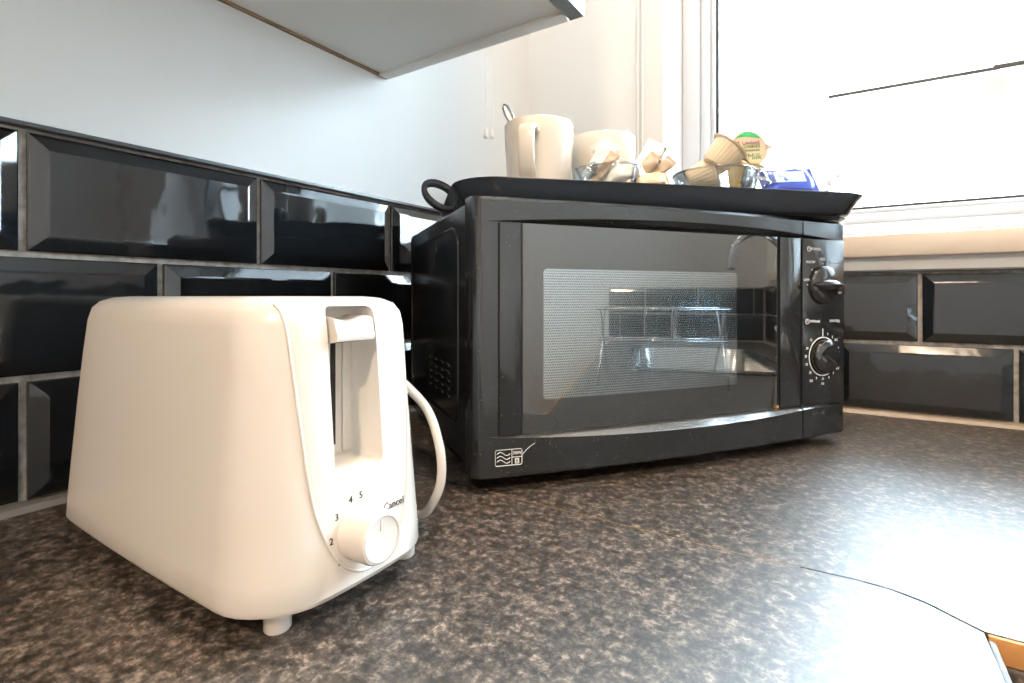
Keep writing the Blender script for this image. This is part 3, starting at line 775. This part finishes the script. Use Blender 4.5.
def spoon(a, b, label):
    a, b = Vector(a), Vector(b); d = (b - a); L = d.length; d.normalize()
    t = empty('teaspoon', a, label=label, cat='spoon')
    s = Vector((math.cos(0.5756), math.sin(0.5756), 0)); s = (s - d * s.dot(d)).normalized(); n = d.cross(s)
    cs = [(0.0, 0.001), (0.004, 0.0075), (0.014, 0.0115), (0.028, 0.0105), (0.040, 0.005), (0.05, 0.0022), (0.075, 0.0020), (L - .03, 0.0036), (L - .012, 0.0052), (L - .003, 0.0038), (L, 0.0010)]
    rings = []
    for u, hw in cs:
        dip = 0.004 * math.sin(PI * min(u / 0.045, 1)) if u < .045 else 0
        rings.append([d * u + s * (hw * math.cos(q)) + n * (0.0008 * math.sin(q) - dip * (1 - abs(math.cos(q)))) for q in [2 * PI * k / 10 for k in range(10)]])
    bm = B(); loft(bm, rings); obj('spoon_body', bm, M['spoon'], t, smooth=True)
spoon(m1 + Vector((0.012, 0.002, 0.012)), (0.2465, -0.4650, 0.3905), 'steel teaspoon leaning in the front mug')
spoon(m2 + Vector((-0.012, -0.006, 0.012)), dep(629, 130, 0.634), 'steel teaspoon with only its tip above the rear mug')

# ---- glass dishes
def dish(loc, r, h, label):
    t = empty('glass_dish', loc, label=label, cat='dish')
    bm = B(); lathe(bm, [(r * .55, 0.0), (r * .62, 0.001), (r * .86, h * .45), (r, h - .001), (r - .001, h + .0008), (r - .0028, h - .001), (r * .86 - .003, h * .45), (r * .58, 0.005), (0.002, 0.0045)], 40, True, True)
    obj('bowl', bm, M['dish'], t, smooth=True, angle=50)
    bm = B(); tube(bm, [(r * math.cos(2 * PI * i / 40), r * math.sin(2 * PI * i / 40), h) for i in range(41)], 0.0011, 6); obj('rim', bm, M['dish'], t, smooth=True)
d1 = P(-0.0330, -0.5480); dish(d1, 0.0295, 0.044, 'small clear glass dish of sachets in front of the rear mug')
d2 = dep(714, 170, 0.598); d2.z = FL; dish(d2, 0.0450, 0.046, 'clear glass dish holding little milk pots')

# ---- sachets
def sachet(name, c, ex, ey, wd, hg, mat, label, cat, th=0.004, print_mat=None, group=None):
    t = empty(name, c, label=label, cat=cat, group=group)
    m = frame_mtx((0, 0, 0), ex, ey); bm = B()
    n = 10; k = 8; grid = {}
    for sd in (1, -1):
        for i in range(n + 1):
            for j in range(k + 1):
                u, v = i / n * 2 - 1, j / k * 2 - 1
                edge = (i in (0, n)) or (j in (0, k))
                if sd == -1 and edge: grid[sd, i, j] = grid[1, i, j]; continue
                hgt = th * (1 - u ** 4) * (1 - v ** 4) ** .7 + 0.0003
                wob = 0.0012 * math.sin(5 * u + 3 * v + c[0] * 300)
                grid[sd, i, j] = bm.verts.new(m @ Vector((u * wd / 2, v * hg / 2, sd * hgt + wob)))
        for i in range(n):
            for j in range(k):
                bm.faces.new([grid[sd, a, b] for a, b in ((i, j), (i + 1, j), (i + 1, j + 1), (i, j + 1))])
    bd = obj('wrapper', bm, mat, t, smooth=True)
    for s in (-1, 1):
        bm = box(B(), s * wd / 2 - .003, s * wd / 2 + .003, -hg / 2, hg / 2, -.0004, .0004)
        for v in bm.verts: v.co = m @ v.co
        obj('crimped_end', bm, mat, bd)
    if print_mat:
        bm = B(); box(bm, -wd * .30, wd * .30, -hg * .22, hg * .22, th * .9, th + .0012, .0004)
        for v in bm.verts: v.co = m @ v.co
        obj('print_band', bm, print_mat, bd)
    return t, m
def sach(u, v, D, ang, tilt, wd, hg, mat, label, **k):
    ex = rt_ * math.cos(ang) + up_ * math.sin(ang); ey = -rt_ * math.sin(ang) + up_ * math.cos(ang)
    ey = (ey + fw_ * tilt).normalized()
    return sachet(k.pop('name', 'sugar_sachet'), dep(u, v, D), ex, ey, wd, hg, mat, label, k.pop('cat', 'sachet'), **k)
sach(599, 164, 0.562, math.radians(58), 0.25, 0.050, 0.020, M['paper'], 'white paper sugar stick standing up at the front of the small glass dish')
sach(609, 163, 0.572, math.radians(120), 0.3, 0.048, 0.018, M['paper'], 'white paper sugar stick leaning to the left in the small glass dish')
sach(603, 171, 0.550, math.radians(55), 0.2, 0.040, 0.012, M['brownpaper'], 'brown sugar stick between the white ones in the small glass dish')
sach(622, 173, 0.552, math.radians(12), 0.6, 0.040, 0.020, M['paper'], 'white wrapped sachet lying at the right of the small glass dish')
sach(588, 172, 0.552, math.radians(20), 0.4, 0.022, 0.018, M['clear'], 'clear crinkled wrapper at the left of the small glass dish', name='clear_wrapper', cat='wrapper')
sach(646, 164, 0.600, math.radians(60), 0.25, 0.052, 0.024, M['paper'], 'white teabag envelope standing beside the window reveal', name='teabag_envelope')
sach(640, 173, 0.585, math.radians(45), 0.3, 0.050, 0.016, M['brownpaper'], 'brown coffee stick leaning beside the teabag envelope', name='coffee_stick')
sach(657, 166, 0.610, math.radians(100), 0.25, 0.042, 0.020, M['paper'], 'white sachet leaning behind the brown coffee stick')
sach(655, 174, 0.590, math.radians(40), 0.3, 0.046, 0.014, M['brownpaper'], 'brown coffee stick lying lowest beside the milk pot dish', name='coffee_stick')
sach(641, 180, 0.580, math.radians(5), 0.8, 0.050, 0.022, M['tanpaper'], 'tan wrapped sachet lying flat between the two glass dishes')

# ---- milk pots
def pot(c, nrm, upv, cupmat, label, printed=False):
    t = empty('milk_pot', c, label=label, cat='milk pot', group='little milk pots in the glass dish')
    n = Vector(nrm).normalized(); u = Vector(upv); u = (u - n * u.dot(n)).normalized(); r = u.cross(n)
    m = Matrix((r, u, n)).transposed().to_4x4()
    def put(name, bm, mat, par=t, **k):
        for v in bm.verts: v.co = m @ v.co
        return obj(name, bm, mat, par, **k)
    bm = B(); lathe(bm, [(0.004, -0.0280), (0.0125, -0.0278), (0.0135, -0.0265), (0.0180, -0.0030), (0.0182, -0.0012), (0.0212, -0.0010), (0.0212, 0.0)], 96, True, True, mod=lambda k, i: (1 + (0.022 if i % 4 < 2 else -0.022)) if 1 < k < 4 else 1)
    put('cup', bm, cupmat, angle=60)
    bm = B(); ring = [(0.0218 * math.cos(a), 0.0218 * math.sin(a)) for a in [2 * PI * i / 48 for i in range(48)]]
    ring[33:36] = [(-0.0105, -0.0225), (-0.0080, -0.0265), (-0.0040, -0.0240)] if False else ring[33:36]
    loft(bm, [[(x, y, z) for x, y in ring] for z in (0.0001, 0.0006)])
    ld = put('foil_lid', bm, M['lid'])
    bm = B(); loft(bm, [[(0.019, -0.0045, z), (0.0275, -0.003, z), (0.0285, 0.001, z), (0.019, 0.0045, z)] for z in (0.0001, 0.0006)]); put('peel_tab', bm, M['lid'], ld)
    if printed:
        zz = 0.0007
        arcp = [(0.0195 * math.cos(a), 0.0195 * math.sin(a)) for a in [math.radians(38 + 104 * i / 12) for i in range(13)]]
        low = [(0.0154 - 0.0308 * i / 10 if False else -0.0154 + 0.0308 * i / 10, 0.0120 + 0.0022 * math.sin(PI * i / 10 + .4)) for i in range(11)]
        bm = B(); loft(bm, [[(x, y, z) for x, y in arcp + low] for z in (zz, zz + .0002)]); put('green_swoosh', bm, M['green'], ld)
        def tx_(s, x, y, size, mat, **k): text('lettering', s, size, mat, ld, m @ Matrix.Translation((x, y, zz + .0002)), **k)
        tx_('Lakeland', 0.0020, 0.0062, 0.0062, M['purple'])
        tx_('DAIRIES', 0.0022, 0.0015, 0.0058, M['dgreen'], sx=1.05)
        bm = B(); box(bm, -0.0165, -0.0125, 0.0000, 0.0085, zz, zz + .0003); put('crest', bm, M['purple'], ld)
        tx_('SEMI SKIMMED', 0.0, -0.0036, 0.0036, M['dgreen'])
        tx_('Milk', 0.0015, -0.0115, 0.0110, M['dgreen'], shear=0.3)
    return t
tocam = lambda p: (cam.location - p).normalized()
pA_ = dep(750, 148, 0.600)
pot(pA_, -fw_ * 0.90 + rt_ * 0.12 + up_ * 0.20, up_ * 1 + rt_ * -0.10, M['pot'], 'milk pot with a green and peach printed lid facing the camera', True)
pB_ = dep(730, 147, 0.575)
pot(pB_, rt_ * 0.62 + up_ * 0.72 - fw_ * 0.10, fw_, M['pot'], 'cream pleated milk pot tipped on its side in front of the printed one')
pC_ = dep(712, 173, 0.590)
pot(pC_, rt_ * 0.85 + up_ * 0.35 - fw_ * 0.2, up_, M['pot'], 'cream milk pot lying low at the left of the glass dish')
pD_ = dep(744, 167, 0.605)
pot(pD_, up_ * 1.0 + rt_ * .05 - fw_ * .05, fw_, M['potclear'], 'yellowish milk pot standing upright under the printed lid')
pE_ = dep(728, 192, 0.605)
pot(pE_, up_ * 1.0 + rt_ * -.2, fw_, M['potclear'], 'milk pot at the bottom of the dish pile')

# ---- packets at the right end of the tray
t, m = sach(787, 181, 0.580, math.radians(2), 0.55, 0.056, 0.034, M['blue'], 'blue foil packet with pale lettering at the right end of the tray', name='foil_packet', cat='packet', th=0.006, print_mat=M['lblue'])
sach(800, 186, 0.600, math.radians(-4), 0.9, 0.058, 0.030, M['paper'], 'white flat packet under the blue foil packet', name='paper_packet', cat='packet')
sach(758, 182, 0.575, math.radians(30), 0.4, 0.026, 0.022, M['clear'], 'clear crinkled wrapper beside the blue foil packet', name='clear_wrapper', cat='wrapper')
def bottle(u, D, h, r, label):
    p = dep(u, 190, D); p.z = FL
    t = empty('clear_vial', p, label=label, cat='vial')
    bm = B(); lathe(bm, [(r * .9, 0), (r, .002), (r, h * .55), (r * .5, h * .68), (r * .4, h * .9), (r * .45, h)], 20, True, True); obj('tube', bm, M['clear'], t, smooth=True, angle=50)
    bm = B(); lathe(bm, [(r * .55, h), (r * .55, h + .006), (r * .3, h + .008)], 16, True, True); obj('cap', bm, M['upvc'], t, smooth=True, angle=50)
bottle(838, 0.600, 0.044, 0.0045, 'tall clear plastic vial at the right end of the tray')
bottle(829, 0.590, 0.032, 0.0050, 'short clear plastic vial beside the taller one')

# ------------------------------------------------------------------ blind chain and cords
t = empty('blind_chain', (0.2465, YW - 0.012, 0.40), label='white beaded blind chain loop hanging beside the window', cat='blind chain')
for k, xx in enumerate((-0.0042, 0.0042)):
    bm = B(); z = 0.0
    n = 200
    rings = []
    for i in range(n * 2 + 1):
        zz = 0.012 + i * 0.0026
        rr = 0.0024 if i % 2 == 0 else 0.0010
        rings.append([(xx + rr * math.cos(2 * PI * q / 7), rr * math.sin(2 * PI * q / 7), zz) for q in range(7)])
    loft(bm, rings); obj('bead_strand', bm, M['cord'], t, smooth=True)
bm = B(); tube(bm, [(0.0042 * math.cos(a), 0, 0.012 - 0.010 * math.sin(a)) for a in [PI * i / 10 for i in range(11)]], 0.0013, 6); obj('loop_end', bm, M['cord'], t, smooth=True)
for yy, zz, s in ((-0.1750, 0.466, 'left'), (-0.1560, 0.470, 'right')):
    t = empty('pull_cord', (0.012, yy, zz), label='thin pale pull cord with a small tassel on the left wall, ' + s + ' of the two', cat='cord')
    bm = B(); tube(bm, [(0, 0, 0.018), (0, 0, 0.9)], 0.0007, 6); obj('cord', bm, M['cord'], t)
    bm = B(); lathe(bm, [(0.0035, 0), (0.0042, 0.004), (0.0030, 0.014), (0.0010, 0.020)], 12, True, True); obj('tassel', bm, M['cord'], t, smooth=True)

# ------------------------------------------------------------------ outside: neighbour's house and ground
boxo('ground', (-20, 40, 0.6, 60, -2.6, -2.5), M['lawn'], kind='structure', label='pale paving outside the window')
e0, e1 = dep(828, 97.5, 9.0), dep(1024, 63.0, 7.695)
dv = (e1 - e0); dv.z = 0; Lh = 14.0; dh = dv.normalized(); nh = Vector((-dh.y, dh.x, 0))
if nh.y < 0: nh = -nh
H_ = empty('neighbour_house', (e0.x, e0.y, -2.5), math.atan2(dh.y, dh.x), label='white rendered neighbouring house with a dark gutter beyond the window', cat='house')
ez_ = e0.z + 2.5
boxo('wall', (0.05, Lh, 0.12, 6, 0, ez_ - 0.02), M['render'], H_)
bm = B(); loft(bm, [[(x, 0.0, ez_), (x, 0.0, ez_ + .03), (x, 3.2, ez_ + 2.0), (x, 6.2, ez_ + .03), (x, 6.2, ez_)] for x in (0.0, Lh)]); obj('roof', bm, M['roof'], H_)
bm = B()
tube(bm, [(x, -0.03, ez_ - 0.005) for x in (0.0, 2.2)], 0.030, 8); tube(bm, [(x, -0.03, ez_ + 0.012) for x in (2.14, Lh)], 0.040, 8); obj('gutter', bm, M['gutter'], H_, smooth=True)

pb = ((dep(988, 85, 7.9) - e0).dot(dh))
boxo('brick_pier', (pb, pb + .22, -0.02, 0.14, ez_ - .42, ez_ - .12), M['brick'], H_)
